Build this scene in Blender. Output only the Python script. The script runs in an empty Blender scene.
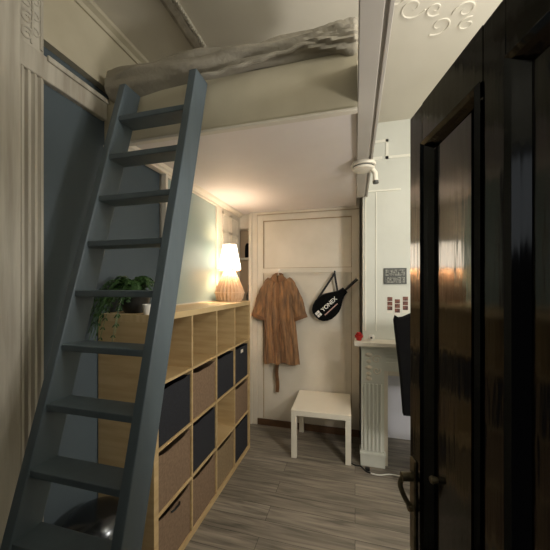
import bpy, bmesh, math, random
from mathutils import Vector, Matrix, noise
random.seed(7)
C = bpy.context.scene.collection
PI = math.pi

# ------------------------------------------------------------------ materials
def lin(c):
    c /= 255.0
    return c / 12.92 if c <= 0.04045 else ((c + 0.055) / 1.055) ** 2.4
def rgb(r, g, b):
    return (lin(r), lin(g), lin(b), 1.0)
def mat(name, c, rough=0.6, c2=None, scale=8.0, stretch=(1, 1, 1), bump=0.0, bscale=40.0, metal=0.0,
        coat=0.0, spec=0.5, detail=4.0, lo=0.35, hi=0.65, sheen=0.0):
    m = bpy.data.materials.new(name); m.use_nodes = True
    nt = m.node_tree; b = nt.nodes['Principled BSDF']
    b.inputs['Base Color'].default_value = rgb(*c)
    b.inputs['Roughness'].default_value = rough
    b.inputs['Metallic'].default_value = metal
    b.inputs['Coat Weight'].default_value = coat
    b.inputs['Specular IOR Level'].default_value = spec
    b.inputs['Sheen Weight'].default_value = sheen
    tc = nt.nodes.new('ShaderNodeTexCoord'); mp = nt.nodes.new('ShaderNodeMapping')
    mp.inputs['Scale'].default_value = stretch
    nt.links.new(tc.outputs['Object'], mp.inputs['Vector'])
    if c2:
        n = nt.nodes.new('ShaderNodeTexNoise'); n.inputs['Scale'].default_value = scale; n.inputs['Detail'].default_value = detail
        r = nt.nodes.new('ShaderNodeValToRGB')
        r.color_ramp.elements[0].position = lo; r.color_ramp.elements[0].color = rgb(*c)
        r.color_ramp.elements[1].position = hi; r.color_ramp.elements[1].color = rgb(*c2)
        nt.links.new(mp.outputs[0], n.inputs['Vector']); nt.links.new(n.outputs['Fac'], r.inputs['Fac'])
        nt.links.new(r.outputs[0], b.inputs['Base Color'])
    if bump:
        n2 = nt.nodes.new('ShaderNodeTexNoise'); n2.inputs['Scale'].default_value = bscale
        bp = nt.nodes.new('ShaderNodeBump'); bp.inputs['Strength'].default_value = bump; bp.inputs['Distance'].default_value = 0.01
        nt.links.new(mp.outputs[0], n2.inputs['Vector']); nt.links.new(n2.outputs['Fac'], bp.inputs['Height'])
        nt.links.new(bp.outputs[0], b.inputs['Normal'])
    return m

def floor_mat():
    m = bpy.data.materials.new('grey_laminate'); m.use_nodes = True
    nt = m.node_tree; b = nt.nodes['Principled BSDF']; L = nt.links.new
    tc = nt.nodes.new('ShaderNodeTexCoord')
    br = nt.nodes.new('ShaderNodeTexBrick')
    br.inputs['Scale'].default_value = 1.0
    br.inputs['Brick Width'].default_value = 1.2; br.inputs['Row Height'].default_value = 0.14
    br.inputs['Mortar Size'].default_value = 0.0015; br.inputs['Bias'].default_value = 0.0
    br.inputs['Color1'].default_value = (0, 0, 0, 1); br.inputs['Color2'].default_value = (1, 1, 1, 1)
    br.inputs['Mortar'].default_value = (0.5, 0.5, 0.5, 1)
    L(tc.outputs['Object'], br.inputs['Vector'])
    mp = nt.nodes.new('ShaderNodeMapping'); mp.inputs['Scale'].default_value = (1.6, 22, 1)
    L(tc.outputs['Object'], mp.inputs['Vector'])
    ad = nt.nodes.new('ShaderNodeVectorMath'); ad.operation = 'MULTIPLY_ADD'
    L(br.outputs['Color'], ad.inputs[0]); ad.inputs[1].default_value = (7, 7, 7); L(mp.outputs[0], ad.inputs[2])
    n = nt.nodes.new('ShaderNodeTexNoise'); n.inputs['Scale'].default_value = 1.5; n.inputs['Detail'].default_value = 8
    n.inputs['Distortion'].default_value = 0.8
    L(ad.outputs[0], n.inputs['Vector'])
    r = nt.nodes.new('ShaderNodeValToRGB')
    e = r.color_ramp.elements
    e[0].position = 0.3; e[0].color = rgb(98, 92, 83)
    e[1].position = 0.72; e[1].color = rgb(164, 154, 139)
    k = e.new(0.5); k.color = rgb(134, 126, 114)
    L(n.outputs['Fac'], r.inputs['Fac'])
    mx = nt.nodes.new('ShaderNodeMix'); mx.data_type = 'RGBA'; mx.blend_type = 'MULTIPLY'
    mx.inputs['Factor'].default_value = 0.5
    r2 = nt.nodes.new('ShaderNodeValToRGB')
    r2.color_ramp.elements[0].color = (0.5, 0.49, 0.48, 1); r2.color_ramp.elements[1].color = (1, 1, 1, 1)
    L(br.outputs['Color'], r2.inputs['Fac'])
    L(r.outputs[0], mx.inputs['A']); L(r2.outputs[0], mx.inputs['B'])
    mx2 = nt.nodes.new('ShaderNodeMix'); mx2.data_type = 'RGBA'
    mx2.inputs['B'].default_value = rgb(50, 46, 42)
    L(br.outputs['Fac'], mx2.inputs['Factor']); L(mx.outputs['Result'], mx2.inputs['A'])
    L(mx2.outputs['Result'], b.inputs['Base Color'])
    b.inputs['Roughness'].default_value = 0.45
    return m

M = {}
M['floor'] = floor_mat()
M['white'] = mat('cream_paint', (216, 208, 194), 0.55, (205, 197, 182), 3, bump=0.05, bscale=30)
M['whitegreen'] = mat('pale_plaster', (214, 215, 206), 0.7, (206, 207, 197), 2, bump=0.06, bscale=25)
M['ceil'] = mat('ceiling_paint', (218, 212, 198), 0.8, (210, 204, 189), 1.5, bump=0.04, bscale=20)
M['under'] = mat('loft_white', (224, 216, 212), 0.6, (217, 209, 204), 2)
M['header'] = mat('grey_white_paint', (186, 180, 172), 0.5, (176, 170, 162), 3)
M['casing'] = mat('worn_cream_paint', (190, 184, 170), 0.5, (158, 150, 136), 3, (6, 6, 0.5), bump=0.1, bscale=12)
M['olive'] = mat('old_cream_board', (188, 180, 158), 0.6, (174, 165, 143), 3)
M['blue'] = mat('blue_grey_wall', (76, 87, 93), 0.8, (70, 80, 86), 1.2, bump=0.03, bscale=30)
M['dark'] = mat('dark_void', (34, 36, 38), 0.9)
M['ladder'] = mat('blue_grey_ladder_paint', (86, 98, 105), 0.5, (78, 89, 96), 4, (3, 3, 0.4), bump=0.04, bscale=20)
M['birch'] = mat('birch_veneer', (198, 172, 128), 0.5, (182, 154, 110), 3, (1, 1, 9))
M['birch_top'] = mat('birch_top', (212, 188, 144), 0.45, (197, 170, 124), 3, (12, 1, 1))
M['boxbrown'] = mat('brown_fabric', (136, 112, 90), 0.9, (118, 96, 76), 60, bump=0.3, bscale=250)
M['boxtan'] = mat('tan_fabric', (142, 122, 92), 0.9, (126, 106, 80), 60, bump=0.3, bscale=250)
M['boxdark'] = mat('dark_navy_fabric', (36, 38, 46), 0.9, (28, 30, 37), 60, bump=0.3, bscale=250)
M['black'] = mat('black_plastic', (16, 16, 17), 0.5)
M['blackcloth'] = mat('black_cloth', (11, 11, 12), 0.95, (8, 8, 9), 30, spec=0.15, bump=0.2, bscale=120)
M['gap_shadow'] = mat('gap_shadow_line', (158, 138, 108), 0.7)  # tan for the painted-in shadow lines of the back panel
M['trimwhite'] = mat('white_plaster_line', (236, 234, 222), 0.6)
M['door'] = mat('black_gloss_paint', (8, 8, 7), 0.10, (11, 11, 10), 6, (6, 6, 0.7), bump=0.06, bscale=7, coat=0.0, spec=0.36)
M['brass'] = mat('aged_brass', (140, 128, 100), 0.4, (100, 90, 68), 30, metal=0.6)
M['coat'] = mat('brown_cotton', (146, 106, 68), 0.7, (92, 66, 42), 7, (5, 5, 0.7), sheen=0.2, bump=0.15, bscale=60)
M['coat2'] = mat('brown_cotton_edge', (122, 84, 50), 0.7, (98, 68, 42), 10)
M['white_lack'] = mat('white_laminate', (224, 218, 204), 0.4, (220, 213, 198), 2)
M['blanket'] = mat('grey_brown_linen', (166, 159, 146), 0.95, (148, 141, 127), 5, bump=0.35, bscale=60)
M['mattress'] = mat('mattress_cloth', (180, 176, 166), 0.9)
M['frost'] = mat('frosted_glass', (156, 170, 165), 0.45, (146, 162, 155), 1.5, spec=0.35)
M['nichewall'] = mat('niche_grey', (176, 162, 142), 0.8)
M['wicker'] = mat('peach_wicker', (238, 206, 174), 0.6, (226, 188, 150), 20)
M['red'] = mat('red_petals', (206, 46, 36), 0.5, (170, 28, 26), 25)
M['pot'] = mat('dark_pot', (30, 32, 32), 0.4)
M['porcelain'] = mat('white_porcelain', (225, 222, 214), 0.25)
M['leaf'] = mat('fern_green', (62, 94, 44), 0.55, (38, 66, 30), 8)
M['steel'] = mat('dark_steel', (74, 76, 78), 0.22, metal=0.9)
M['bindark'] = mat('bin_dark', (38, 40, 42), 0.35)
M['skirt'] = mat('brown_skirting', (98, 70, 46), 0.6, (80, 56, 36), 6)
M['lav'] = mat('lavender_grey_panel', (218, 218, 228), 0.6, (210, 210, 220), 2)
M['print_dark'] = mat('print_dark', (58, 24, 20), 0.5, (128, 74, 56), 45, detail=2)
M['print_bw'] = mat('print_bw', (40, 42, 40), 0.5, (150, 150, 140), 60, detail=2)
M['frame_grey'] = mat('frame_grey', (72, 74, 70), 0.5)
M['paper'] = mat('paper_white', (222, 218, 206), 0.8)
M['letter'] = mat('white_print', (226, 224, 218), 0.6)
M['pinkprint'] = mat('pink_print', (206, 168, 160), 0.6)
M['wire_w'] = mat('white_cable', (214, 212, 204), 0.5)
def shade_mat():
    m = bpy.data.materials.new('lit_lamp_shade'); m.use_nodes = True
    nt = m.node_tree; b = nt.nodes['Principled BSDF']
    b.inputs['Base Color'].default_value = rgb(250, 236, 214)
    b.inputs['Emission Color'].default_value = (1.0, 0.85, 0.66, 1)
    b.inputs['Emission Strength'].default_value = 7.5
    return m
M['shade'] = shade_mat()

# ------------------------------------------------------------------ mesh helpers
class MB:
    def __init__(s): s.b = bmesh.new()
    def box(s, x0, x1, y0, y1, z0, z1, bev=0.0, seg=2):
        r = bmesh.ops.create_cube(s.b, size=1.0)
        vs = r['verts']
        for v in vs:
            v.co = Vector(((x0 + x1) / 2 + v.co.x * (x1 - x0), (y0 + y1) / 2 + v.co.y * (y1 - y0), (z0 + z1) / 2 + v.co.z * (z1 - z0)))
        if bev:
            es = list({e for v in vs for e in v.link_edges})
            bmesh.ops.bevel(s.b, geom=es, offset=bev, segments=seg, affect='EDGES', profile=0.5)
        return s
    def prism(s, pts, axis, a0, a1, bev=0.0):
        """pts: 2-D outline; extruded along axis ('x': pts are (y,z); 'y': (x,z); 'z': (x,y))"""
        def P(p, a):
            return {'x': (a, p[0], p[1]), 'y': (p[0], a, p[1]), 'z': (p[0], p[1], a)}[axis]
        A = [s.b.verts.new(P(p, a0)) for p in pts]; B = [s.b.verts.new(P(p, a1)) for p in pts]
        n = len(pts); fs = [s.b.faces.new(A), s.b.faces.new(B[::-1])]
        for i in range(n):
            fs.append(s.b.faces.new((A[i], B[i], B[(i + 1) % n], A[(i + 1) % n])))
        bmesh.ops.recalc_face_normals(s.b, faces=fs)
        if bev:
            es = list({e for f in fs[:2] for e in f.edges})
            bmesh.ops.bevel(s.b, geom=es, offset=bev, segments=2, affect='EDGES', profile=0.5)
        return s
    def lathe(s, prof, cx=0, cy=0, n=32, ribs=0, amp=0.0, cap=True):
        rings = []
        for r, z in prof:
            ring = []
            for i in range(n):
                a = 2 * PI * i / n
                rr = r * (1 + amp * math.cos(ribs * a)) if ribs else r
                ring.append(s.b.verts.new((cx + rr * math.cos(a), cy + rr * math.sin(a), z)))
            rings.append(ring)
        for a, b in zip(rings, rings[1:]):
            for i in range(n):
                s.b.faces.new((a[i], a[(i + 1) % n], b[(i + 1) % n], b[i]))
        if cap:
            s.b.faces.new(rings[0][::-1]); s.b.faces.new(rings[-1])
        return s
    def tube(s, pts, r, n=8, flat=None):
        """round tube along pts; flat=(w, t, up) makes a strap"""
        pts = [Vector(p) for p in pts]; rings = []
        prev = None
        for i, p in enumerate(pts):
            t = (pts[min(i + 1, len(pts) - 1)] - pts[max(i - 1, 0)]).normalized()
            if prev is None:
                up = Vector((0, 0, 1)) if abs(t.z) < 0.9 else Vector((0, 1, 0))
                prev = t.cross(up).normalized()
            u = (prev - t * prev.dot(t)).normalized(); prev = u
            w = t.cross(u)
            rr = r[i] if isinstance(r, (list, tuple)) else r
            rings.append([s.b.verts.new(p + (u * math.cos(2 * PI * k / n) + w * math.sin(2 * PI * k / n)) * rr) for k in range(n)])
        for a, b in zip(rings, rings[1:]):
            for k in range(n):
                s.b.faces.new((a[k], a[(k + 1) % n], b[(k + 1) % n], b[k]))
        s.b.faces.new(rings[0][::-1]); s.b.faces.new(rings[-1])
        return s
    def rings(s, rs, closed_ends=True):
        R = [[s.b.verts.new(p) for p in ring] for ring in rs]
        n = len(R[0])
        for a, b in zip(R, R[1:]):
            for k in range(n):
                s.b.faces.new((a[k], a[(k + 1) % n], b[(k + 1) % n], b[k]))
        if closed_ends:
            s.b.faces.new(R[0][::-1]); s.b.faces.new(R[-1])
        return s
    def build(s, name, m, parent=None, smooth=False, loc=None):
        bmesh.ops.recalc_face_normals(s.b, faces=s.b.faces[:])
        me = bpy.data.meshes.new(name); s.b.to_mesh(me); s.b.free()
        me.materials.append(m)
        if smooth:
            for p in me.polygons: p.use_smooth = True
            try: me.set_sharp_from_angle(angle=math.radians(40))
            except Exception: pass
        o = bpy.data.objects.new(name, me); C.objects.link(o)
        if loc is not None: o.location = loc
        if parent is not None: o.parent = parent
        return o
def tag(o, label, cat, group=None):
    o['label'] = label; o['category'] = cat
    if group: o['group'] = group
    return o
def thing(name, label, cat, loc=(0, 0, 0), rz=0.0, group=None):
    o = bpy.data.objects.new(name, None); C.objects.link(o)
    o.location = loc; o.rotation_euler = (0, 0, rz)
    return tag(o, label, cat, group)
def struct(o, label=None, cat=None):
    o['kind'] = 'structure'
    if label: o['label'] = label
    if cat: o['category'] = cat
    return o
def sbox(name, m, *a, **k):
    return struct(MB().box(*a, **k).build(name, m))

XL, XG, YB, ZD, ZC = -1.385, -1.335, 3.32, 2.47, 3.13     # left wall, back wall, loft underside, ceiling

# ------------------------------------------------------------------ room shell
struct(MB().box(-1.6, 3.1, -0.6, 3.7, -0.08, 0.0).build('floor', M['floor']), 'grey wood laminate floor', 'floor')
struct(MB().box(-1.6, 3.1, -0.6, 3.7, ZC, ZC + 0.1).build('ceiling', M['ceil']), 'cream plaster ceiling', 'ceiling')
w = MB()
w.box(-1.5, XL, 1.03, 1.88, 0, 2.56)
w.box(-1.5, XL - 0.03, 1.03, 3.32, 2.56, 2.79)
w.box(-1.5, XL, -0.6, 1.03, 0, ZC)
struct(w.build('wall_left', M['blue']), 'dark blue grey wall behind the ladder', 'wall')
# upper cream board of the left wall above the dark gap, with a cornice at the ceiling
u = MB().box(-1.5, XL, 1.03, YB, 2.755, ZC)
u.box(XL, XL + 0.012, 1.03, YB, 2.755, 2.772)
struct(u.build('trim_1', M['olive']))
u = MB().prism([(XL, ZC), (XL, ZC - 0.05), (XL + 0.012, ZC - 0.05), (XL + 0.02, ZC - 0.03), (XL + 0.045, ZC - 0.018), (XL + 0.05, ZC)], 'y', 0.9, YB)
struct(u.build('trim_2', M['olive']))
# ceiling strip mouldings with a row of beads
u = MB()
u.box(-0.985, -0.90, 0.0, YB, ZC - 0.012, ZC)
u.box(-0.965, -0.92, 0.0, YB, ZC - 0.024, ZC - 0.012, bev=0.005)
for i in range(70):
    y = 0.6 + i * 0.022
    u.box(-0.912, -0.898, y, y + 0.014, ZC - 0.026, ZC - 0.010)
struct(u.build('trim_3', M['casing']))
# beam on the left wall under the gap
u = MB().box(XL - 0.03, XL + 0.03, 0.90, 1.372, 2.56, 2.67, bev=0.006)
u.box(XL + 0.03, XL + 0.042, 1.03, 1.372, 2.65, 2.675, bev=0.003)
struct(u.build('beam_1', M['casing']))
# left casing pilaster (fluted) with a carved ornament above
cs = MB()
cs.box(XL, XL + 0.012, 0.915, 1.03, 0, ZC)
for k in range(4):
    y = 0.922 + k * 0.027
    cs.prism([(XL + 0.012, y), (XL + 0.026, y + 0.006), (XL + 0.026, y + 0.015), (XL + 0.012, y + 0.021)], 'z', 0.15, 2.56)
cs.box(XL, XL + 0.05, 0.905, 1.035, 0, 0.15, bev=0.004)
cas = struct(cs.build('trim_4', M['casing']), 'worn cream fluted door casing at the left edge', 'casing')
orn = MB()
def scroll(mb, c, r0, turns, ux, uz, thick=0.006, flip=1, start=0.0, n=22):
    pts = []
    for i in range(n):
        t = i / (n - 1); a = start + flip * turns * 2 * PI * t; r = r0 * (1 - 0.8 * t)
        pts.append(Vector(c) + Vector(ux) * (r * math.cos(a)) + Vector(uz) * (r * math.sin(a)))
    mb.tube(pts, [thick * (1 - 0.4 * i / (n - 1)) for i in range(n)], 6)
for zz in (2.72, 2.79, 2.86, 2.93):
    scroll(orn, (XL + 0.014, 0.958, zz), 0.03, 1.2, (0, 1, 0), (0, 0, 1), 0.006, 1, 1.0)
    scroll(orn, (XL + 0.014, 0.992, zz + 0.03), 0.022, 1.1, (0, 1, 0), (0, 0, 1), 0.005, -1, 2.4)
orn.tube([(XL + 0.014, 1.018, 2.69), (XL + 0.014, 1.018, 2.98)], 0.006, 6)
orn.tube([(XL + 0.014, 0.975, 2.69), (XL + 0.016, 0.982, 2.84), (XL + 0.014, 0.972, 2.99)], 0.005, 6)
orn.build('carved_ornament', M['casing'], cas, True)
struct(MB().box(XL, XL + 0.05, 0.60, 0.912, 0, ZC, bev=0.008).build('trim_5', M['casing']), 'plain cream board beside the fluted casing', 'casing')
# frosted glass partition standing behind the shelf unit
wn = MB()
wn.box(XG - 0.03, XG + 0.012, 1.868, 1.892, 1.471, 2.44, bev=0.003)
wn.box(XG - 0.03, XG + 0.012, 2.685, 2.72, 1.471, 2.44, bev=0.003)
wn.box(XG - 0.03, XG + 0.012, 1.892, 2.685, 2.415, 2.44, bev=0.003)
wn.box(XG - 0.03, XG + 0.006, 1.892, 2.685, 1.471, 1.48)
win = struct(wn.build('window_1', M['white']), 'frosted glass partition behind the shelf unit', 'window')
MB().box(XG - 0.014, XG - 0.004, 1.88, 2.70, 1.473, 2.43).build('frosted_pane', M['frost'], win)
u = MB().box(-1.5, XG - 0.035, 1.88, YB, 1.472, ZD)
u.box(-1.5, XL, 1.88, YB, 0, 1.472)
struct(u.build('wall_partition', M['white']))
# white panels beyond the glass
u = MB().box(XG - 0.03, XG, 2.72, YB, 1.472, 2.44)
for (a, b) in ((2.83, 3.03), (3.05, 3.26)):
    for (y0, y1, z0, z1) in ((a, a + 0.03, 1.5, 2.4), (b - 0.03, b, 1.5, 2.4), (a, b, 2.37, 2.40), (a, b, 2.18, 2.21)):
        u.box(XG, XG + 0.008, y0, y1, z0, z1, bev=0.002)
struct(u.build('trim_6', M['white']), 'white panelling beyond the frosted glass', 'panelling')
# cornice where the left wall meets the loft underside
u = MB().prism([(XG - 0.03, ZD), (XG - 0.03, 2.435), (XG + 0.02, 2.435), (XG + 0.03, 2.445), (XG + 0.045, 2.452), (XG + 0.055, ZD)], 'y', 1.40, YB)
struct(u.build('trim_7', M['white']))

# back wall with the niche at its left end
b = MB()
b.box(-1.20, 0.045, YB, YB + 0.3, 0, ZC)
b.box(-1.5, -1.20, YB, YB + 0.3, 2.30, ZC)
b.box(-1.5, -1.20, YB, YB + 0.3, 0, 1.2); b.box(0.045, 0.08, YB + 0.12, YB + 0.3, 0, ZC)
struct(b.build('wall_back', M['white']), 'off white panelled back wall', 'wall')
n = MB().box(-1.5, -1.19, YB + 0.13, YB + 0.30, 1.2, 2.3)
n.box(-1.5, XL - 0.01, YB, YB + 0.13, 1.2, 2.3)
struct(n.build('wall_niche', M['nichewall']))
struct(MB().box(XL - 0.005, -1.201, YB + 0.01, YB + 0.129, 1.93, 1.955).build('trim_8', M['casing']))
u = MB().box(-1.205, -1.165, 3.27, YB, 0, ZD, bev=0.004)
u.box(-1.165, -1.105, 3.285, YB, 0, ZD, bev=0.004)
struct(u.build('trim_9', M['white']), 'white corner post beside the niche', 'post')
# framed back panel (old door-like panelling)
fr = MB()
fr.box(-1.105, -1.035, 3.296, YB, 0.0, 2.44, bev=0.003)
fr.box(-0.035, 0.045, 3.296, YB, 0.0, 2.44, bev=0.003)
fr.box(-1.035, -0.035, 3.296, YB, 2.375, 2.44, bev=0.003)
fr.box(-1.035, -0.035, 3.292, YB, 1.765, 1.82, bev=0.003)
fr.box(-1.105, 0.045, 3.27, YB, 2.44, ZD, bev=0.004)
struct(fr.build('trim_10', M['white']), 'cream frame and rail of the back wall panel', 'trim')
u = MB().box(-0.115, -0.105, 3.30, YB, 0.05, 1.765)
u.box(-1.035, -0.035, 3.308, YB, 1.745, 1.765)
struct(u.build('trim_11', M['white']))
struct(MB().box(-1.10, 0.045, 3.285, 3.296, 0, 0.075, bev=0.003).build('baseboard_back', M['skirt']), 'narrow brown baseboard under the back panel', 'baseboard')

g = MB().box(-1.035, -0.035, 3.305, YB, 2.367, 2.375)  # thin strips standing in for shadow gaps along the panel frame edges
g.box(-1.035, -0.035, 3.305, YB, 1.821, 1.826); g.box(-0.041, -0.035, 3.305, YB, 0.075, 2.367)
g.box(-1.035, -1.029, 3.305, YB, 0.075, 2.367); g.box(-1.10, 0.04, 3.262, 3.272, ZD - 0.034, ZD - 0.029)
struct(g.build('trim_14', M['gap_shadow']))
# chimney breast to the right, with the opening of the old fireplace
XC = 0.072
c = MB()
c.box(XC, 0.26, 2.9, 3.7, 0, ZC)
c.box(1.12, 3.1, 2.9, 3.7, 0, ZC)
c.box(0.26, 1.12, 2.9, 3.7, 0.83, ZC)
struct(c.build('wall_chimney', M['whitegreen']), 'pale chimney breast wall above the mantel', 'wall')
struct(MB().box(0.26, 1.12, 3.37, 3.42, 0, 0.83).build('wall_firebox', M['lav']), 'lavender grey panel closing the fireplace', 'panel')
# plaster moulding lines high on the chimney breast
u = MB()
path = [(0.10, 2.955), (0.284, 2.955), (0.284, 2.80), (0.9, 2.80)]
for (x0, z0), (x1, z1) in zip(path, path[1:]):
    u.box(min(x0, x1) - 0.012, max(x0, x1) + 0.012, 2.892, 2.90, min(z0, z1) - 0.012, max(z0, z1) + 0.012)
u.box(0.10, 0.24, 2.892, 2.90, 2.785, 2.815)
u.box(0.10, 0.40, 2.89, 2.90, 2.492, 2.507, bev=0.002)
u.box(0.09, 0.10, 2.89, 2.90, 1.2, 2.9, bev=0.002)
u.box(0.185, 0.193, 2.893, 2.90, 1.2, 2.49, bev=0.002)
struct(u.build('trim_12', M['trimwhite']))
# plaster scrollwork on the ceiling of the right hand room
u = MB()
for (x, y, r, st, f) in ((0.30, 1.74, 0.075, 0.4, 1), (0.47, 1.90, 0.07, 2.2, -1), (0.42, 1.78, 0.05, 1.0, 1), (0.58, 1.83, 0.06, 3.0, 1),
                         (0.36, 1.63, 0.06, 0.0, -1), (0.52, 1.70, 0.05, 4.0, 1), (0.66, 1.72, 0.07, 1.2, -1), (0.62, 1.93, 0.05, 5.0, -1),
                         (0.46, 1.60, 0.05, 2.0, 1), (0.22, 1.66, 0.04, 2.0, -1)):
    scroll(u, (x, y, ZC + 0.001), r, 1.15, (1, 0, 0), (0, 1, 0), 0.0075, f, st)
struct(u.build('trim_13', M['ceil'], smooth=True), 'plaster scrollwork on the ceiling', 'ornament')
# header beam between the two rooms
h = MB().box(0.012, 0.085, -0.2, 2.9, 2.45, 2.62, bev=0.003)
h.box(0.085, 0.098, -0.2, 2.9, 2.462, 2.61)
h.box(0.098, 0.112, -0.2, 2.9, 2.45, 2.62, bev=0.002)
struct(h.build('beam_2', M['header']), 'grey white header beam running over the middle of the room', 'beam')
# remaining walls of the right hand room and the doorway wall behind the camera
struct(MB().box(3.0, 3.1, -0.6, 3.7, 0, ZC).build('wall_right', M['whitegreen']))
f = MB().box(-1.5, -0.5, -0.35, -0.2, 0, ZC)
f.box(0.42, 3.1, -0.35, -0.2, 0, ZC); f.box(-0.5, 0.42, -0.35, -0.2, 2.15, ZC)
struct(f.build('wall_front', M['whitegreen']))

# ------------------------------------------------------------------ loft bed
t = thing('loft_bed', 'cream boarded loft bed platform overhead behind the ladder top', 'loft bed', (-0.69, 1.4, ZD))
def at(o, mb, name, m, smooth=False):
    """build a mesh given in world coordinates as a child of a translated / turned thing"""
    inv = (Matrix.Translation(o.location) @ Matrix.Rotation(o.rotation_euler.z, 4, 'Z')).inverted()
    bmesh.ops.transform(mb.b, matrix=inv, verts=mb.b.verts[:])
    return mb.build(name, m, o, smooth)
at(t, MB().box(XL + 0.002, 0.010, 1.402, YB - 0.002, ZD, 2.52), 'platform', M['under'])
fb = MB().box(XL + 0.002, 0.010, 1.378, 1.402, 2.422, 2.685, bev=0.002)
at(t, fb, 'front_board', M['olive'])
at(t, MB().box(XL + 0.002, 0.010, 1.370, 1.402, 2.412, 2.426, bev=0.002), 'edge_strip', M['white'])
# rumpled blanket along the loft edge
rs = []
NX, NA = 150, 44
for i in range(NX + 1):
    f_ = i / NX; x = -1.365 + f_ * 1.41
    cz = 2.735 + 0.020 * math.sin(f_ * 4 + 0.6) + 0.025 * f_
    hz = 0.068 + 0.008 * math.sin(f_ * 7) - 0.012 * f_
    hy = 0.085
    ring = []
    endt = min(1, min(i, NX - i) / 5.0) ** 0.5
    for k in range(NA):
        a = 2 * PI * k / NA
        cy = 1.40; ca, sa = math.cos(a), math.sin(a)
        q = Vector((x * 2.2, ca * 1.4, sa * 1.4))
        d = 0.016 * noise.noise(q * 2.0 + Vector((3, 1, 7)))
        # diagonal drawn folds
        d += 0.010 * math.sin(x * 11 + 5.5 * sa + 2.0 * noise.noise(Vector((x * 3, sa, 0)))) * (0.5 + 0.5 * sa if ca < 0 else 1)
        if f_ > 0.78: d += 0.010 * math.sin((x + 0.5 * sa) * 34 + 3 * noise.noise(Vector((x * 6, sa * 2, 4)))) * min(1, (f_ - 0.78) * 8)
        yy = cy + (hy + d) * ca * endt; zz = cz + (hz + d) * sa * endt
        if ca < 0 and sa < 0: zz -= 0.028 * (1 - f_) * abs(sa)       # hangs a little over the board on the left
        ring.append((x, yy, zz))
    rs.append(ring)
bl = MB().rings(rs).build('blanket', M['blanket'], None, True)
tag(bl, 'rumpled grey brown blanket hanging over the loft edge', 'blanket')
hm = MB().tube([(-0.75 + 0.75 * i / 30, 1.325 - 0.004 * math.sin(i), 2.665 + 0.075 * (i / 30) ** 1.3 + 0.004 * math.sin(i * 1.3)) for i in range(31)], 0.009, 8)
hm.build('folded_hem', M['blanket'], bl, True)

# ------------------------------------------------------------------ ladder
A0, K0 = 0.53, 0.275
LX0, LX1, RT, RD = -1.172, -0.727, 0.040, 0.112
def ly(z): return A0 + K0 * z
lad = thing('loft_ladder', 'steep blue grey painted wooden ladder leaning on the loft edge', 'ladder', (-0.92, ly(0), 0))
SPL = 0.018                                          # the right rail splays a little towards the floor
def rx(z): return LX1 + SPL * (2.66 - z)
for x, sp_ in ((LX0, 0.0), (LX1 - RT, SPL)):
    pm = MB().prism([(ly(0), 0), (ly(0) + RD, 0), (ly(2.66) + RD, 2.66), (ly(2.66), 2.66)], 'x', x, x + RT, bev=0.004)
    for v in pm.b.verts: v.co.x += sp_ * (2.66 - v.co.z)
    at(lad, pm, 'rail', M['ladder'])
for i in range(12):
    z = 2.47 - 0.2155 * i
    if z < 0.08: break
    y = ly(z)
    at(lad, MB().box(LX0 + RT - 0.001, rx(z) - RT + 0.001, y + 0.006, y + RD - 0.004, z - 0.026, z, bev=0.003), 'tread', M['ladder'])

# ------------------------------------------------------------------ cube shelf unit
KX, KY0, KL, KH, KD = -1.016, 1.332, 1.47, 1.47, 0.362
KB = KX - KD
ku = thing('cube_shelf_unit', 'birch cube shelf unit with sixteen compartments along the left wall', 'shelf unit', ((KX + KB) / 2, KY0 + KL / 2, 0))
tk, ti = 0.038, 0.016
for y in (KY0, KY0 + KL - tk):
    at(ku, MB().box(KB, KX, y, y + tk, 0, KH - tk, bev=0.0015), 'side_panel', M['birch'])
at(ku, MB().box(KB, KX, KY0, KY0 + KL, KH - tk, KH, bev=0.0015), 'top_panel', M['birch_top'])
at(ku, MB().box(KB, KX, KY0 + tk, KY0 + KL - tk, 0, tk, bev=0.0015), 'bottom_panel', M['birch'])
cw = (KL - 2 * tk - 3 * ti) / 4
cy0 = [KY0 + tk + i * (cw + ti) for i in range(4)]          # near edge of every column
cz0 = [tk + (3 - r) * (cw + ti) for r in range(4)]          # bottom of every row, top row first
for i in range(3):
    at(ku, MB().box(KB, KX - 0.002, cy0[i] + cw, cy0[i] + cw + ti, tk, KH - tk, bev=0.001), 'divider', M['birch'])
for r in range(3):
    for i in range(4):
        at(ku, MB().box(KB, KX - 0.003, cy0[i], cy0[i] + cw, cz0[r] - ti, cz0[r], bev=0.001), 'shelf', M['birch'])

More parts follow.
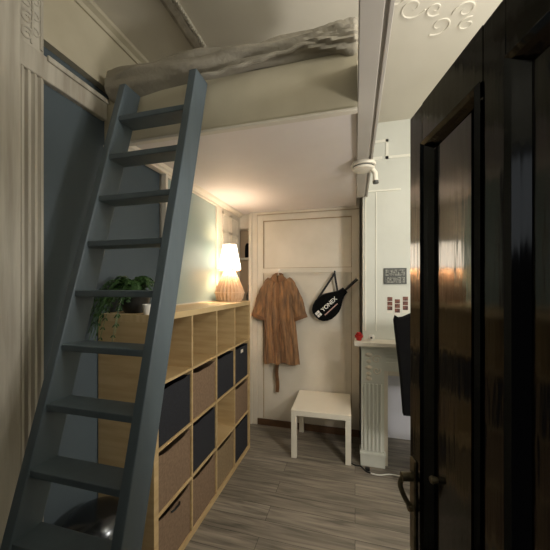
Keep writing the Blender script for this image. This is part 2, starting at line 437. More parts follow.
def storage_box(kind, sag):
    W, H, D, th = cw - 0.012, cw - 0.026, 0.335, 0.006
    mb = MB()
    n = 12
    def top(y): return H - sag * math.sin(PI * (y / W)) - 0.004 * math.sin(3 * PI * y / W)
    # front wall as a thick, slightly sagging sheet (x = 0 is the front)
    for (xo, xi, curved) in ((0, -th, True), (-D + th, -D, False)):
        o = [(0, 0)] + [(W, 0)] + [(W * (1 - k / n), top(W * (1 - k / n)) if curved else H) for k in range(n + 1)]
        mb.prism(o, 'x', xi, xo)
    mb.box(-D + th, -th, 0, th, 0, H - 0.004); mb.box(-D + th, -th, W - th, W, 0, H - 0.004)
    mb.box(-D + th, -th, th, W - th, 0, th)
    return mb
BOXES = [
    (1, 0, 'boxdark', 'black navy fabric box nearest the ladder, second shelf row from the top'),
    (1, 1, 'boxbrown', 'brown fabric box in the second row, between two dark boxes'),
    (1, 2, 'boxdark', 'dark navy box in the second row, above the empty lower compartment'),
    (1, 3, 'boxdark', 'dark box with a small white tag at the far end of the second row'),
    (2, 0, 'boxbrown', 'brown fabric box nearest the ladder, directly under the black navy box'),
    (2, 1, 'boxdark', 'dark navy box in the third row, directly below a brown box'),
    (2, 3, 'boxbrown', 'brown fabric box at the far end of the third row'),
    (3, 0, 'boxbrown', 'brown fabric box with a metal grip, bottom row nearest the ladder'),
    (3, 1, 'boxbrown', 'brown fabric box in the bottom row, under a dark navy box'),
    (3, 2, 'boxtan', 'tan fabric box in the bottom row, below the empty compartment'),
    (3, 3, 'boxdark', 'dark fabric box at the far end of the bottom row'),
]
for r, c_, mk, lab in BOXES:
    W = cw - 0.012
    sag = 0.022 if mk != 'boxdark' else 0.010
    o = thing('storage_box', lab, 'storage box', (KX - 0.012, cy0[c_] + 0.006, cz0[r] + 0.001), 0, 'fabric boxes in the cube shelf unit')
    storage_box(mk, sag).build('box_body', M[mk], o)
    if (r, c_) == (3, 0):
        MB().tube([(0.004, W * 0.36, W - 0.045), (0.016, W * 0.42, W - 0.040), (0.018, W * 0.55, W - 0.040), (0.004, W * 0.62, W - 0.045)], 0.006, 8).build('metal_grip', M['steel'], o, True)
    if (r, c_) == (1, 3):
        g = MB().box(0.0005, 0.002, W * 0.45, W * 0.62, W - 0.075, W - 0.045).build('paper_tag', M['paper'], o)
# small dark pouch in the open compartment
pz = cz0[2]
p = MB().rings([[(KX - 0.10 + 0.05 * s_ * math.cos(a), cy0[2] + 0.06 + 0.045 * s_ * math.sin(a), pz + zz) for a in [2 * PI * k / 16 for k in range(16)]]
                for s_, zz in ((0.8, 0.0), (1.0, 0.02), (0.95, 0.06), (0.7, 0.09), (0.3, 0.105))]).build('pouch', M['blackcloth'], None, True)
tag(p, 'small black pouch in the open compartment of the third row', 'pouch')

# fern trailing over the near end of the shelf unit
fx, fy = -1.235, 1.45
pf = thing('potted_fern', 'green fern in a dark pot on the near end of the shelf unit', 'plant', (fx, fy, KH))
at(pf, MB().lathe([(0.055, KH), (0.075, KH + 0.05), (0.085, KH + 0.11), (0.09, KH + 0.115), (0.08, KH + 0.115), (0.075, KH + 0.09)], fx, fy, 28), 'pot', M['pot'], True)
fo = MB()
rnd = random.Random(3)
def frond(mb, base, az, reach, rise, drop, nleaf=13, ll=0.032):
    pts = []
    for i in range(nleaf + 1):
        q = i / nleaf
        pts.append(Vector(base) + Vector((math.cos(az), math.sin(az), 0)) * reach * q ** 0.85 + Vector((0, 0, rise * math.sin(PI * min(1, q * 1.15) * 0.62) - drop * q ** 2.4)))
    mb.tube(pts, 0.0015, 4)
    for i in range(1, nleaf):
        d = (pts[i + 1] - pts[i - 1]).normalized(); sd = d.cross(Vector((0, 0, 1)))
        if sd.length < 0.05: sd = Vector((math.sin(az), -math.cos(az), 0))
        sd.normalize()
        L_ = ll * (1 - 0.55 * i / nleaf) * rnd.uniform(0.8, 1.15)
        for sg in (-1, 1):
            a = pts[i]; tip = a + sd * sg * L_ + d * L_ * 0.4 + Vector((0, 0, -0.006))
            m1 = a + (tip - a) * 0.5 + d * 0.007; m2 = a + (tip - a) * 0.5 - d * 0.007
            v = [mb.b.verts.new(x) for x in (a, m1, tip, m2)]
            mb.b.faces.new(v)
for i in range(96):
    az = rnd.uniform(0, 2 * PI) if i % 4 else rnd.uniform(-2.2, -1.3)
    fwd = -math.sin(az)
    reach = rnd.uniform(0.07, 0.15)
    drop = rnd.uniform(0.0, 0.07)
    if fwd > 0.72 and math.cos(az) < 0.35: reach = rnd.uniform(0.20, 0.23); drop = rnd.uniform(0.14, 0.32)
    if math.cos(az) > 0.35: reach = min(reach, 0.13)
    if i % 3 == 1: az = rnd.uniform(-2.3, -0.7); reach = rnd.uniform(0.09, 0.125); drop = rnd.uniform(0.05, 0.10)
    if math.cos(az) < -0.3 and fwd < 0.72: reach = min(reach, 0.12)
    frond(fo, (fx + rnd.uniform(-0.03, 0.03), fy + rnd.uniform(-0.03, 0.03), KH + 0.105), az, reach, rnd.uniform(0.05, 0.13), drop)
at(pf, fo, 'fronds', M['leaf'])
# little white cup
cupx, cupy = -1.088, 1.375
cu = thing('cup', 'small white cup beside the fern on the shelf unit', 'cup', (cupx, cupy, KH))
at(cu, MB().lathe([(0.020, KH), (0.026, KH + 0.012), (0.030, KH + 0.055), (0.028, KH + 0.055), (0.024, KH + 0.014)], cupx, cupy, 24), 'bowl', M['porcelain'], True)
at(cu, MB().tube([(cupx + 0.028, cupy, KH + 0.045), (cupx + 0.045, cupy, KH + 0.042), (cupx + 0.046, cupy, KH + 0.022), (cupx + 0.027, cupy, KH + 0.016)], 0.003, 6), 'handle', M['porcelain'], True)

# ------------------------------------------------------------------ table lamp
lx, lyy = -1.17, 2.65
lp = thing('table_lamp', 'lit table lamp with white shade on the far end of the shelf unit', 'lamp', (lx, lyy, KH))
prof = [(0.105, 0.002), (0.128, 0.035), (0.138, 0.085), (0.125, 0.13), (0.098, 0.19), (0.07, 0.25), (0.045, 0.30), (0.03, 0.325)]
at(lp, MB().lathe([(r * 0.93, KH + z) for r, z in prof], lx, lyy, 96, ribs=24, amp=0.03), 'base', M['wicker'], True)
rb = MB()
for k in range(24):
    a = 2 * PI * k / 24
    rb.tube([(lx + r * math.cos(a), lyy + r * math.sin(a), KH + z) for r, z in prof], 0.004, 6)
at(lp, rb, 'wicker_ribs', M['wicker'], True)
rg = MB()
for r, z in ((0.139, 0.085), (0.106, 0.004)):
    rg.tube([(lx + r * math.cos(2 * PI * k / 40), lyy + r * math.sin(2 * PI * k / 40), KH + z) for k in range(41)], 0.005, 6)
at(lp, rg, 'wicker_hoops', M['wicker'], True)
sh = MB().lathe([(0.108, KH + 0.305), (0.104, KH + 0.345), (0.078, KH + 0.47), (0.064, KH + 0.545), (0.061, KH + 0.545), (0.075, KH + 0.47), (0.101, KH + 0.345), (0.105, KH + 0.305), (0.108, KH + 0.305)], lx, lyy, 48, cap=False)
at(lp, sh, 'shade', M['shade'], True)
at(lp, MB().tube([(lx, lyy, KH + 0.32), (lx, lyy, KH + 0.40)], 0.012, 10), 'lamp_socket', M['porcelain'], True)
at(lp, MB().lathe([(0.108, KH + 0.300), (0.111, KH + 0.303), (0.111, KH + 0.310), (0.108, KH + 0.312)], lx, lyy, 48, cap=False), 'shade_trim', M['wicker'], True)

# things in the niche at the left end of the back wall
bg = MB().rings([[(-1.255 + 0.036 * s_ * math.cos(a), YB + 0.068 + 0.045 * s_ * math.sin(a), zz) for a in [2 * PI * k / 18 for k in range(18)]]
                 for s_, zz in ((0.75, 1.956), (1.0, 1.965), (1.05, 2.02), (0.95, 2.10), (0.6, 2.13))]).build('bag', M['blackcloth'], None, True)
tag(bg, 'small black bag on the niche shelf beside the corner post', 'bag')
bx = MB().lathe([(0.03, 1.201), (0.034, 1.22), (0.034, 1.50), (0.014, 1.56), (0.014, 1.62), (0.017, 1.63)], -1.24, YB + 0.065, 20).build('bottle', M['pot'], None, True)
tag(bx, 'dark bottle on the niche floor next to the corner post', 'bottle')

# ------------------------------------------------------------------ coat on its hook
hx, hz = -0.838, 1.768
hk = MB().tube([(hx, 3.292, hz + 0.02), (hx, 3.262, hz + 0.015), (hx, 3.245, hz - 0.005), (hx, 3.245, hz - 0.022), (hx, 3.258, hz - 0.034)], 0.006, 8)
hk.box(hx - 0.012, hx + 0.012, 3.286, 3.294, hz - 0.02, hz + 0.045, bev=0.003)
tag(hk.build('coat_hook', M['porcelain'], None, True), 'white wall hook above the brown coat', 'hook')
ct = thing('coat', 'brown short sleeved cotton coat hanging on the back wall', 'coat', (hx, 3.24, 0.76))
def interp(tab, v):
    for (a, x), (b_, y) in zip(tab, tab[1:]):
        if v <= b_: 
            q = (v - a) / (b_ - a); return x + (y - x) * q
    return tab[-1][1]
WT = [(0, 0.05), (0.03, 0.085), (0.08, 0.125), (0.14, 0.165), (0.24, 0.185), (0.36, 0.19), (0.5, 0.185), (0.7, 0.195), (1.0, 0.212)]
OT = [(0, 0), (0.3, 0.0), (1, 0.035)]
rs = []
ZT, ZH = 1.735, 0.745
for i in range(71):
    v = i / 70; zc = ZT + (ZH - ZT) * v
    w_ = interp(WT, v); dp = 0.02 + 0.026 * min(1, v * 4); ring = []
    for k in range(96):
        a = 2 * PI * k / 96
        x = math.copysign(abs(math.cos(a)) ** 0.8, math.cos(a)) * w_
        y = -math.sin(a) * dp
        if math.sin(a) > 0.05:                     # front: long vertical folds and a pleated opening
            u_ = x / w_
            fld = 0.015 * math.sin(u_ * 13 + 1.4 * math.sin(v * 5) + v * 2) + 0.008 * math.sin(u_ * 29 + 2 * math.sin(v * 3))
            fld += 0.010 * noise.noise(Vector((u_ * 3, v * 5, 2)))
            if abs(u_ + 0.03) < 0.07: fld += 0.012 * (1 - abs(u_ + 0.03) / 0.07)
            y += fld * (0.35 + 0.65 * v ** 0.5) * math.sin(a)
        zz = zc + (0.012 * math.sin(x * 40) + 0.010 * math.sin(x * 17 + 1)) * v ** 3
        ring.append((hx + 0.006 + interp(OT, v) + x * 0.98, 3.246 + y, zz))
    rs.append(ring)
at(ct, MB().rings(rs), 'coat_body', M['coat'], True)
def sleeve(sg):
    pts = [(0.09, 1.690, 0.040), (0.125, 1.64, 0.054), (0.165, 1.55, 0.064), (0.198, 1.45, 0.070), (0.226, 1.35, 0.076), (0.247, 1.255, 0.076)]
    rr = []
    for j in range(31):
        q = j / 30 * (len(pts) - 1); i0 = min(int(q), len(pts) - 2); f0 = q - i0
        X, Z, R = [pts[i0][m_] + (pts[i0 + 1][m_] - pts[i0][m_]) * f0 for m_ in range(3)]
        dx, dz = pts[i0 + 1][0] - pts[i0][0], pts[i0 + 1][1] - pts[i0][1]
        l = math.hypot(dx, dz); nx, nz = -dz / l, dx / l
        ring = []
        for k in range(32):
            a = 2 * PI * k / 32
            d = 0.007 * math.sin(a * 5 + j * 0.45) + 0.008 * noise.noise(Vector((math.cos(a) * 2, j * 0.25, sg * 3)))
            r1 = R + d
            ring.append((hx + sg * (X + nx * r1 * math.cos(a)) + 0.006, 3.248 - 0.032 * math.sin(a) * (1 + d * 20), Z + sg * 0.0 + nz * r1 * math.cos(a)))
        rr.append(ring)
    return MB().rings(rr)
for sg in (-1, 1):
    at(ct, sleeve(sg), 'sleeve', M['coat'], True)
    cf = MB().rings([[(hx + 0.006 + sg * (0.243 + 0.008 * s2 + 0.078 * math.cos(a) * 0.95), 3.248 - 0.038 * math.sin(a), 1.268 - 0.028 * s2 + 0.028 * math.cos(a)) for a in [2 * PI * k / 24 for k in range(24)]] for s2 in (-0.6, 0, 0.8)])
    at(ct, cf, 'cuff', M['coat2'], True)
co = MB()
for sg in (-1, 1):
    co.prism([(hx + sg * 0.005, 1.735), (hx + sg * 0.055, 1.745), (hx + sg * 0.085, 1.70), (hx + sg * 0.035, 1.655), (hx + sg * 0.008, 1.66)], 'y', 3.205, 3.217, bev=0.003)
co.tube([(hx - 0.055, 3.235, 1.735), (hx - 0.03, 3.25, 1.752), (hx, 3.252, 1.757), (hx + 0.03, 3.25, 1.752), (hx + 0.055, 3.235, 1.735)], 0.012, 8)
at(ct, co, 'collar', M['coat2'], True)
pl = MB().rings([[(hx + 0.004 + x, 3.200 + y + 0.004 * math.sin(j * 0.8), 1.655 - j * 0.034) for x, y in ((-0.018, 0), (0.018, 0), (0.018, 0.012), (-0.018, 0.012))] for j in range(26)])
at(ct, pl, 'front_placket', M['coat2'])
bt = MB().rings([[(hx - 0.02 + 0.006 * math.sin(j * 0.5) + x, 3.268 + y, 0.86 - j * 0.024) for x, y in ((-0.02, 0), (0.02, 0), (0.02, 0.006), (-0.02, 0.006))] for j in range(20)])
at(ct, bt, 'hanging_belt', M['coat2'])

# ------------------------------------------------------------------ racket in its cover
rkx, rkz = -0.214, 1.755
hk = MB().tube([(rkx, 3.292, rkz + 0.01), (rkx, 3.266, rkz + 0.006), (rkx, 3.256, rkz - 0.006), (rkx, 3.262, rkz - 0.016)], 0.005, 8)
hk.box(rkx - 0.009, rkx + 0.009, 3.286, 3.294, rkz - 0.02, rkz + 0.03, bev=0.003)
tag(hk.build('wall_hook', M['steel'], None, True), 'small dark hook holding the racket strap', 'hook')
rk = thing('racket', 'racket in a black cover with white lettering, hung by its strap', 'racket', (-0.31, 3.262, 1.40))
ANG = math.radians(43.5)
ca_, sa_ = math.cos(ANG), math.sin(ANG)
hc = Vector((-0.290, 1.395))                        # centre of the head, (x, z)
def rl(a, b):                                       # along the shaft, across it -> x, z
    return (hc.x + a * ca_ - b * sa_, hc.y + a * sa_ + b * ca_)
half = [(-0.175, 0.0), (-0.168, 0.045), (-0.145, 0.085), (-0.105, 0.115), (-0.055, 0.132), (0.0, 0.135), (0.05, 0.127), (0.095, 0.108), (0.135, 0.082), (0.17, 0.060), (0.205, 0.044), (0.245, 0.036), (0.262, 0.034)]
outl = [rl(a, b) for a, b in half] + [rl(a, -b) for a, b in half[:0:-1]]
at(rk, MB().prism(outl, 'y', 3.242, 3.282, bev=0.008), 'cover', M['blackcloth'])
zp = [rl(a, b) for a, b in half[1:]]
at(rk, MB().tube([(x, 3.243, z) for x, z in zp], 0.004, 6), 'zip_edge', M['black'])
hp = [rl(0.25, 0), rl(0.30, 0), rl(0.43, 0)]
at(rk, MB().tube([(x, 3.262, z) for x, z in hp], [0.010, 0.015, 0.016], 12), 'grip', M['black'], True)
def strap(a, b_):
    mb = MB(); a, b_ = Vector(a), Vector(b_)
    d = (b_ - a).normalized(); s_ = Vector((0, 1, 0)).cross(d).normalized() * 0.011
    ps = []
    for q, y in ((a, a.y), (b_, b_.y)):
        ps.append([(q - s_), (q + s_), (q + s_ + Vector((0, 0.003, 0))), (q - s_ + Vector((0, 0.003, 0)))])
    return mb.rings(ps)
e1 = rl(-0.02, 0.13); e2 = rl(0.19, 0.045)
sm = strap((e1[0], 3.256, e1[1]), (rkx, 3.254, rkz - 0.004)); at(rk, sm, 'strap', M['black'])
sm = strap((rkx, 3.252, rkz - 0.002), (e2[0], 3.256, e2[1])); at(rk, sm, 'strap', M['black'])
def text(body, size, a, b, mname, parent, y=3.2405, sx=1.0):
    cu_ = bpy.data.curves.new('lettering', 'FONT'); cu_.body = body; cu_.size = size; cu_.extrude = 0.0008; cu_.offset = 0.0012
    cu_.align_x = 'LEFT'; cu_.align_y = 'CENTER'
    tmp = bpy.data.objects.new('lettering_curve', cu_)
    me = bpy.data.meshes.new_from_object(tmp); me.materials.clear(); me.materials.append(M[mname])
    bpy.data.objects.remove(tmp); bpy.data.curves.remove(cu_)
    o = bpy.data.objects.new('lettering', me); C.objects.link(o)
    x, z = rl(a, b)
    R = Matrix(((ca_, -sa_, 0), (0, 0, -1), (sa_, ca_, 0))).to_4x4()
    o.parent = parent
    o.matrix_local = Matrix.Translation(Vector((x, y, z)) - Vector(parent.location)) @ R @ Matrix.Diagonal((sx, 1, 1, 1))
    return o
text('YONEX', 0.060, -0.072, 0.004, 'letter', rk, sx=1.0)
lg = MB()
for (a, b) in ((-0.140, 0.022), (-0.112, 0.022), (-0.140, -0.012), (-0.112, -0.012)):
    q = [rl(a - 0.012, b - 0.014), rl(a + 0.012, b - 0.014), rl(a + 0.012, b + 0.014), rl(a - 0.012, b + 0.014)]
    lg.prism(q, 'y', 3.2395, 3.2425)
at(rk, lg, 'square_logo', M['letter'])
ln = MB()
for i in range(15):
    a = -0.085 + i * 0.0125
    ln.prism([rl(a, -0.056), rl(a + 0.0095, -0.056), rl(a + 0.0095 + 0.003, -0.045 + 0.003 * (i % 3 == 0)), rl(a + 0.003, -0.045)], 'y', 3.2395, 3.2425)
at(rk, ln, 'small_print', M['pinkprint'])

# ------------------------------------------------------------------ white side table
tx, ty, trz = -0.583, 2.735, 0.032
tb = thing('side_table', 'low square white side table in front of the back wall', 'table', (tx, ty, 0), trz)
MB().box(0, 0.55, 0, 0.55, 0.40, 0.45, bev=0.002).build('table_top', M['white_lack'], tb)
for (x, y) in ((0.001, 0.001), (0.499, 0.001), (0.001, 0.499), (0.499, 0.499)):
    MB().box(x, x + 0.05, y, y + 0.05, 0, 0.40, bev=0.002).build('leg', M['white_lack'], tb)

# ------------------------------------------------------------------ fireplace mantel
mt = thing('fireplace_mantel', 'white fireplace mantel with fluted pilasters at the right', 'mantel', (0.69, 2.85, 0))
at(mt, MB().box(-0.008, 1.39, 2.72, 2.90, 1.085, 1.125, bev=0.006), 'mantel_shelf', M['white'])
fz = MB().box(0.055, 1.325, 2.815, 2.90, 0.86, 1.085)
fz.box(0.045, 1.335, 2.80, 2.90, 1.05, 1.085, bev=0.006)
for i in range(4): fz.box(0.27, 1.11, 2.808, 2.82, 0.93 + i * 0.03, 0.94 + i * 0.03)
at(mt, fz, 'frieze', M['whitegreen'])
for x0 in (0.055, 1.13):
    pm = MB().box(x0, x0 + 0.195, 2.80, 2.90, 0.10, 1.05)
    for k in range(5):
        xa = x0 + 0.018 + k * 0.034
        pm.prism([(xa, 2.80), (xa + 0.005, 2.786), (xa + 0.018, 2.786), (xa + 0.023, 2.80)], 'z', 0.14, 0.74)
    o = at(mt, pm, 'pilaster', M['whitegreen'])
    pb = MB().box(x0 - 0.008, x0 + 0.203, 2.785, 2.90, 0, 0.10, bev=0.003)
    pb.box(x0 - 0.014, x0 + 0.209, 2.777, 2.90, 0.10, 0.13, bev=0.006)
    at(mt, pb, 'plinth', M['whitegreen'])
    oc = MB()
    for zz, rr in ((1.0, 0.03), (0.94, 0.022), (0.885, 0.03), (0.83, 0.02), (0.785, 0.026)):
        oc.lathe([(rr * 0.4, zz - 0.018), (rr, zz - 0.006), (rr, zz + 0.006), (rr * 0.4, zz + 0.018)], x0 + 0.065, 2.80, 18)
    scroll(oc, (x0 + 0.13, 2.80, 0.96), 0.04, 1.2, (1, 0, 0), (0, 0, 1), 0.007, 1, 0.5)
    scroll(oc, (x0 + 0.13, 2.80, 0.86), 0.035, 1.2, (1, 0, 0), (0, 0, 1), 0.007, -1, 0.5)
    at(mt, oc, 'carved_drop', M['white'], True)
inr = MB().box(0.25, 0.285, 2.83, 2.90, 0, 0.86, bev=0.003)
inr.box(1.095, 1.13, 2.83, 2.90, 0, 0.86, bev=0.003); inr.box(0.285, 1.095, 2.83, 2.90, 0.815, 0.86, bev=0.003)
at(mt, inr, 'inner_trim', M['white'])
# red flower ornament and white dish on the shelf
ro = MB()
rcx, rcy, rcz = 0.034, 2.80, 1.126
ro.lathe([(0.020, rcz), (0.026, rcz + 0.012), (0.012, rcz + 0.028)], rcx, rcy, 16)
for ring_, (n_, rad, zz, sz) in enumerate(((7, 0.026, 0.030, 0.020), (6, 0.018, 0.046, 0.018), (4, 0.009, 0.060, 0.015))):
    for k in range(n_):
        a = 2 * PI * k / n_ + ring_ * 0.4
        m_ = Matrix.Translation((rcx + rad * math.cos(a), rcy + rad * math.sin(a), rcz + zz)) @ Matrix.Rotation(a, 4, 'Z') @ Matrix.Rotation(0.6, 4, 'Y') @ Matrix.Diagonal((0.35, 1, 1, 1))
        bmesh.ops.create_uvsphere(ro.b, u_segments=10, v_segments=8, radius=sz, matrix=m_)
tag(ro.build('ornament', M['red'], None, True), 'small red flower ornament on the left end of the mantel', 'ornament')
wd = thing('trinket', 'small white trinket with a dark spot on the mantel', 'trinket', (0.145, 2.82, 1.125))
MB().rings([[(0.028 * s_ * math.cos(a), 0.018 * s_ * math.sin(a), z) for a in [2 * PI * k / 20 for k in range(20)]] for s_, z in ((0.7, 0.0), (1.0, 0.01), (1.0, 0.04), (0.6, 0.055))]).build('body', M['porcelain'], wd, True)
MB().box(-0.012, 0.006, -0.0215, -0.016, 0.02, 0.036, bev=0.003).build('dark_spot', M['black'], wd)

# pictures on the chimney breast
pi_ = thing('picture', 'grey framed black and white picture above the mantel', 'picture', (0.352, 2.9, 1.71))
MB().box(-0.097, 0.097, -0.014, 0.0, -0.073, 0.073, bev=0.002).build('frame', M['frame_grey'], pi_)
pr = MB()
for r_ in range(2):
    for k in range(5):
        x = -0.083 + k * 0.034; z = 0.004 if r_ == 0 else -0.062
        pr.box(x, x + 0.029, -0.016, -0.013, z, z + (0.055 if r_ == 0 else 0.052))
pr.build('print', M['print_bw'], pi_)
for (x, z, lab) in ((0.308, 1.455, 'leftmost of three dark red photo strips above the mantel'),
                    (0.372, 1.435, 'middle and lowest of three dark red photo strips above the mantel'),
                    (0.440, 1.460, 'rightmost of three dark red photo strips, beside the black door')):
    o = thing('photo_strip', lab, 'photo', (x, 2.9, z), 0, 'dark red photo strips above the mantel')
    MB().box(-0.026, 0.026, -0.002, -0.0002, -0.085, 0.066).build('paper', M['paper'], o)
    for k in range(3):
        MB().box(-0.022, 0.022, -0.0035, -0.0018, -0.058 + k * 0.042, -0.021 + k * 0.042).build('image', M['print_dark'], o)

# ------------------------------------------------------------------ chair showing past the door
ch = thing('chair', 'black high backed chair mostly hidden behind the open black door', 'chair', (0.49, 2.35, 0))
L_out = [(-0.215, 1.37), (-0.205, 1.405), (-0.18, 1.39), (-0.15, 1.395), (-0.10, 1.42), (0, 1.43)]
R_out = [(-x, z) for x, z in L_out[-2::-1]]
low = [(0.208, 1.30), (0.195, 1.18), (0.17, 0.95), (0.15, 0.68), (-0.15, 0.68), (-0.17, 0.95), (-0.195, 1.18), (-0.208, 1.30)]
at(ch, MB().prism([(0.49 + x, z) for x, z in L_out + R_out + low], 'y', 2.31, 2.39, bev=0.012), 'backrest', M['blackcloth'])
at(ch, MB().box(0.455, 0.74, 2.35, 2.75, 0.44, 0.50, bev=0.02, seg=3), 'seat', M['blackcloth'])
for x in (0.47, 0.705):
    for y in (2.35, 2.715):
        at(ch, MB().box(x, x + 0.028, y, y + 0.028, 0, 0.445, bev=0.004), 'leg', M['black'])
for x in (0.49, 0.59):
    at(ch, MB().box(x, x + 0.03, 2.335, 2.365, 0.43, 0.72, bev=0.004), 'back_support', M['black'])

# ------------------------------------------------------------------ ceiling fixture under the header beam
sp = thing('ceiling_spotlight', 'round white fixture under the header beam near the back', 'light fixture', (0.055, 2.09, 2.45))
MB().lathe([(0.078, 0.0), (0.082, -0.008), (0.080, -0.020), (0.072, -0.023)], 0, 0, 40).build('base_disc', M['white_lack'], sp, True)
MB().lathe([(0.070, -0.022), (0.070, -0.028), (0.066, -0.028)], 0, 0, 40).build('dark_ring', M['frame_grey'], sp, True)
MB().lathe([(0.066, -0.028), (0.074, -0.033), (0.066, -0.044), (0.04, -0.050), (0.015, -0.052)], 0, 0, 40).build('cover', M['white_lack'], sp, True)
MB().tube([(0.055, 0, -0.042), (0.075, 0, -0.07), (0.078, 0, -0.125)], 0.017, 12).build('lamp_head', M['white_lack'], sp, True)
MB().tube([(0.078, 0, -0.123), (0.079, 0, -0.140)], 0.019, 12).build('lens_ring', M['frame_grey'], sp, True)

# ------------------------------------------------------------------ cable on the floor
def smooth_path(P, n=10):
    P = [Vector(p) for p in P]; out = []
    for i in range(len(P) - 1):
        p0, p1, p2, p3 = P[max(i - 1, 0)], P[i], P[i + 1], P[min(i + 2, len(P) - 1)]
        for k in range(n):
            t_ = k / n
            out.append(0.5 * ((2 * p1) + (p2 - p0) * t_ + (2 * p0 - 5 * p1 + 4 * p2 - p3) * t_ ** 2 + (3 * p1 - p0 - 3 * p2 + p3) * t_ ** 3))
    out.append(P[-1]); return out
cb = thing('cable', 'black cable with a white lead on the floor before the mantel', 'cable', (0.1, 2.7, 0))
at(cb, MB().tube(smooth_path([(-0.06, 2.80, 0.006), (0.0, 2.765, 0.006), (0.05, 2.76, 0.006), (0.09, 2.70, 0.006), (0.13, 2.68, 0.008)]), 0.006, 8), 'black_lead', M['black'], True)
at(cb, MB().box(0.085, 0.125, 2.71, 2.735, 0, 0.028, bev=0.005), 'plug', M['black'])
at(cb, MB().tube(smooth_path([(0.13, 2.68, 0.006), (0.2, 2.675, 0.005), (0.3, 2.71, 0.005), (0.45, 2.70, 0.005), (0.7, 2.74, 0.005)]), 0.005, 8), 'white_lead', M['wire_w'], True)

# ------------------------------------------------------------------ bin behind the foot of the ladder
bcx, bcy = -1.19, 1.14
bn = thing('pedal_bin', 'dark round bin with a shiny domed lid behind the ladder foot', 'bin', (bcx, bcy, 0))
MB().lathe([(0.14, 0), (0.145, 0.01), (0.150, 0.44), (0.150, 0.455)], 0, 0, 44).build('bin_body', M['bindark'], bn, True)
MB().lathe([(0.154, 0.455), (0.155, 0.475), (0.146, 0.505), (0.12, 0.54), (0.08, 0.562), (0.035, 0.574), (0.004, 0.576)], 0, 0, 44).build('domed_lid', M['steel'], bn, True)
MB().box(-0.03, 0.03, -0.18, -0.13, 0.012, 0.03, bev=0.004).build('pedal', M['black'], bn)

# ------------------------------------------------------------------ the open black door
P0 = Vector((0.15, 0.91, 0)); DW, DH, DT = 0.96, 2.10, 0.042
rz = math.atan2(-0.97179, 0.23584)
dr = bpy.data.objects.new('door_1', None); C.objects.link(dr)
dr.location = P0; dr.rotation_euler = (0, 0, rz)
struct(dr, 'open glossy black panelled door at the right edge', 'door')
# local: x along the door from its free edge, y = 0 is the face seen, +y goes into the leaf
def ysign():
    nrm = Matrix.Rotation(rz, 4, 'Z') @ Vector((0, 1, 0))
    return 1 if nrm.x > 0 else -1
ys = ysign()
def dbox(mb, x0, x1, y0, y1, z0, z1, bev=0.0):
    a, b_ = sorted((ys * y0, ys * y1)); return mb.box(x0, x1, a, b_, z0, z1, bev=bev)
cols = [(0.075, 0.305), (0.362, 0.592), (0.649, 0.879)]
rows = [(0.22, 0.78), (0.93, 2.0)]
lf = MB()
xs = [0.0] + [v for c_ in cols for v in c_] + [DW]
for i in range(0, len(xs), 2): dbox(lf, xs[i], xs[i + 1], 0, DT, 0.008, DH, 0.003)
for (a, b_) in cols:
    for z0, z1 in ((0.008, 0.22), (0.78, 0.93), (2.0, DH)): dbox(lf, a, b_, 0, DT, z0, z1)
    for z0, z1 in rows: dbox(lf, a, b_, 0.016, DT - 0.012, z0, z1)
lf.build('door_leaf', M['door'], dr)
for (a, b_) in cols:
    for z0, z1 in rows:
        mo = MB(); e = 0.03
        # mitred sloping moulding
        def V(x, y, z): return mo.b.verts.new((x, ys * y, z))
        o_ = [(a, z0), (b_, z0), (b_, z1), (a, z1)]
        lev = [(0.0, -0.004), (0.008, -0.010), (0.016, -0.004), (0.022, 0.004), (0.031, 0.015)]
        R_ = [[V(a + d, y, z0 + d), V(b_ - d, y, z0 + d), V(b_ - d, y, z1 - d), V(a + d, y, z1 - d)] for d, y in lev]
        for p_, q_ in zip(R_, R_[1:]):
            for k in range(4): mo.b.faces.new((p_[k], p_[(k + 1) % 4], q_[(k + 1) % 4], q_[k]))
        mo.build('panel_moulding', M['door'], dr)
        fi = MB()
        fi.prism([(a + 0.036, ys * 0.0165), (a + 0.036, ys * 0.012), (b_ - 0.036, ys * 0.0025), (b_ - 0.036, ys * 0.0165)], 'z', z0 + 0.036, z1 - 0.036, 0.001)
        fi.build('raised_panel', M['door'], dr)
hd = MB(); dbox(hd, 0.010, 0.042, -0.006, 0.001, 0.90, 1.155, 0.004)
hp_ = hd.build('handle_plate', M['brass'], dr)
hh = MB()
def dl(x, y, z): return (x, ys * y, z)
hh.tube([dl(0.026, 0.0, 1.105), dl(0.026, -0.034, 1.105)], 0.012, 14)
hh.tube(smooth_path([dl(0.026, -0.030, 1.105), dl(0.022, -0.036, 1.080), dl(0.024, -0.026, 1.050), dl(0.028, -0.012, 1.026), dl(0.028, -0.004, 1.022)]), 0.007, 10)
hh.tube([dl(0.028, -0.018, 1.022), dl(0.028, -0.003, 1.022)], 0.010, 12)
hh.build('pull_handle', M['brass'], dr, True)
kn = MB(); kn.tube([dl(0.128, 0.012, 1.163), dl(0.128, -0.001, 1.163), dl(0.128, -0.006, 1.163)], [0.006, 0.009, 0.007], 14)
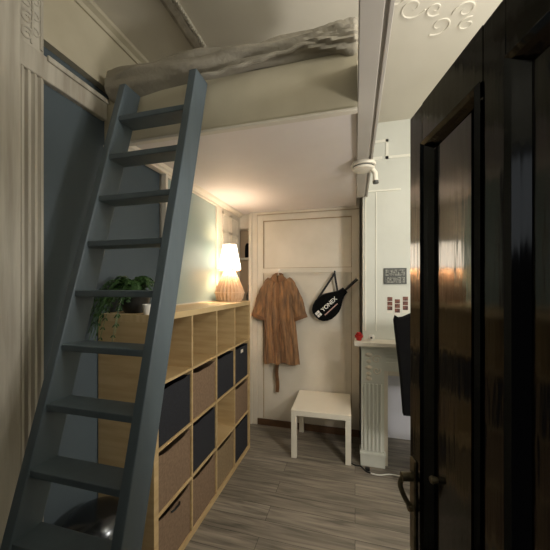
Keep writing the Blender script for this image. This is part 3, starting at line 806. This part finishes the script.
kn.build('thumb_knob', M['brass'], dr, True)
for z in (0.25, 1.05, 1.85):
    hg = MB(); dbox(hg, DW - 0.006, DW + 0.012, 0.010, 0.034, z - 0.05, z + 0.05, 0.003); hg.build('hinge', M['brass'], dr)

# ------------------------------------------------------------------ lights
def light(name, typ, loc, energy, color, size=0.1, rot=None, **k):
    d = bpy.data.lights.new(name, typ); d.energy = energy; d.color = color
    if typ == 'AREA':
        d.shape = 'DISK'; d.size = size
    else:
        d.shadow_soft_size = size
    o = bpy.data.objects.new(name, d); C.objects.link(o); o.location = loc
    if rot: o.rotation_euler = rot
    return o
light('lamp_bulb', 'POINT', (lx, lyy, KH + 0.44), 16.0, (1.0, 0.83, 0.64), 0.045)
light('unseen_room_light', 'POINT', (1.20, 0.80, 2.82), 46.0, (1.0, 0.965, 0.89), 0.16)  # assumed high source in the unseen part of the right room, no fixture
light('low_room_fill', 'POINT', (1.15, 0.95, 1.80), 58.0, (1.0, 0.945, 0.875), 0.14)  # added unseen source at mid height, brightens the loft underside and back wall
light('front_fill', 'AREA', (-0.1, -0.5, 2.0), 0.5, (0.90, 0.96, 1.0), 0.5, (math.radians(75), 0, 0))  # added dim frontal fill from behind the camera, no fixture

W = bpy.data.worlds.new('room_world'); bpy.context.scene.world = W; W.use_nodes = True
W.node_tree.nodes['Background'].inputs[0].default_value = (0.02, 0.02, 0.022, 1)

# ------------------------------------------------------------------ camera
cd = bpy.data.cameras.new('camera'); co_ = bpy.data.objects.new('camera', cd); C.objects.link(co_)
co_.location = (0, 0, 1.632); co_.rotation_euler = (math.radians(90), 0, 0.264)
cd.sensor_width = 36; cd.sensor_fit = 'HORIZONTAL'; cd.lens = 296.2 / 550 * 36
cd.shift_y = (284.6 - 275) / 550
cd.clip_start = 0.02
sc = bpy.context.scene; sc.camera = co_
vs = sc.view_settings; vs.view_transform = 'Standard'; vs.look = 'None'; vs.gamma = 1; vs.use_curve_mapping = False
vs.exposure = 0.0
sc.cycles.use_denoising = True
sc.cycles.max_bounces = 8
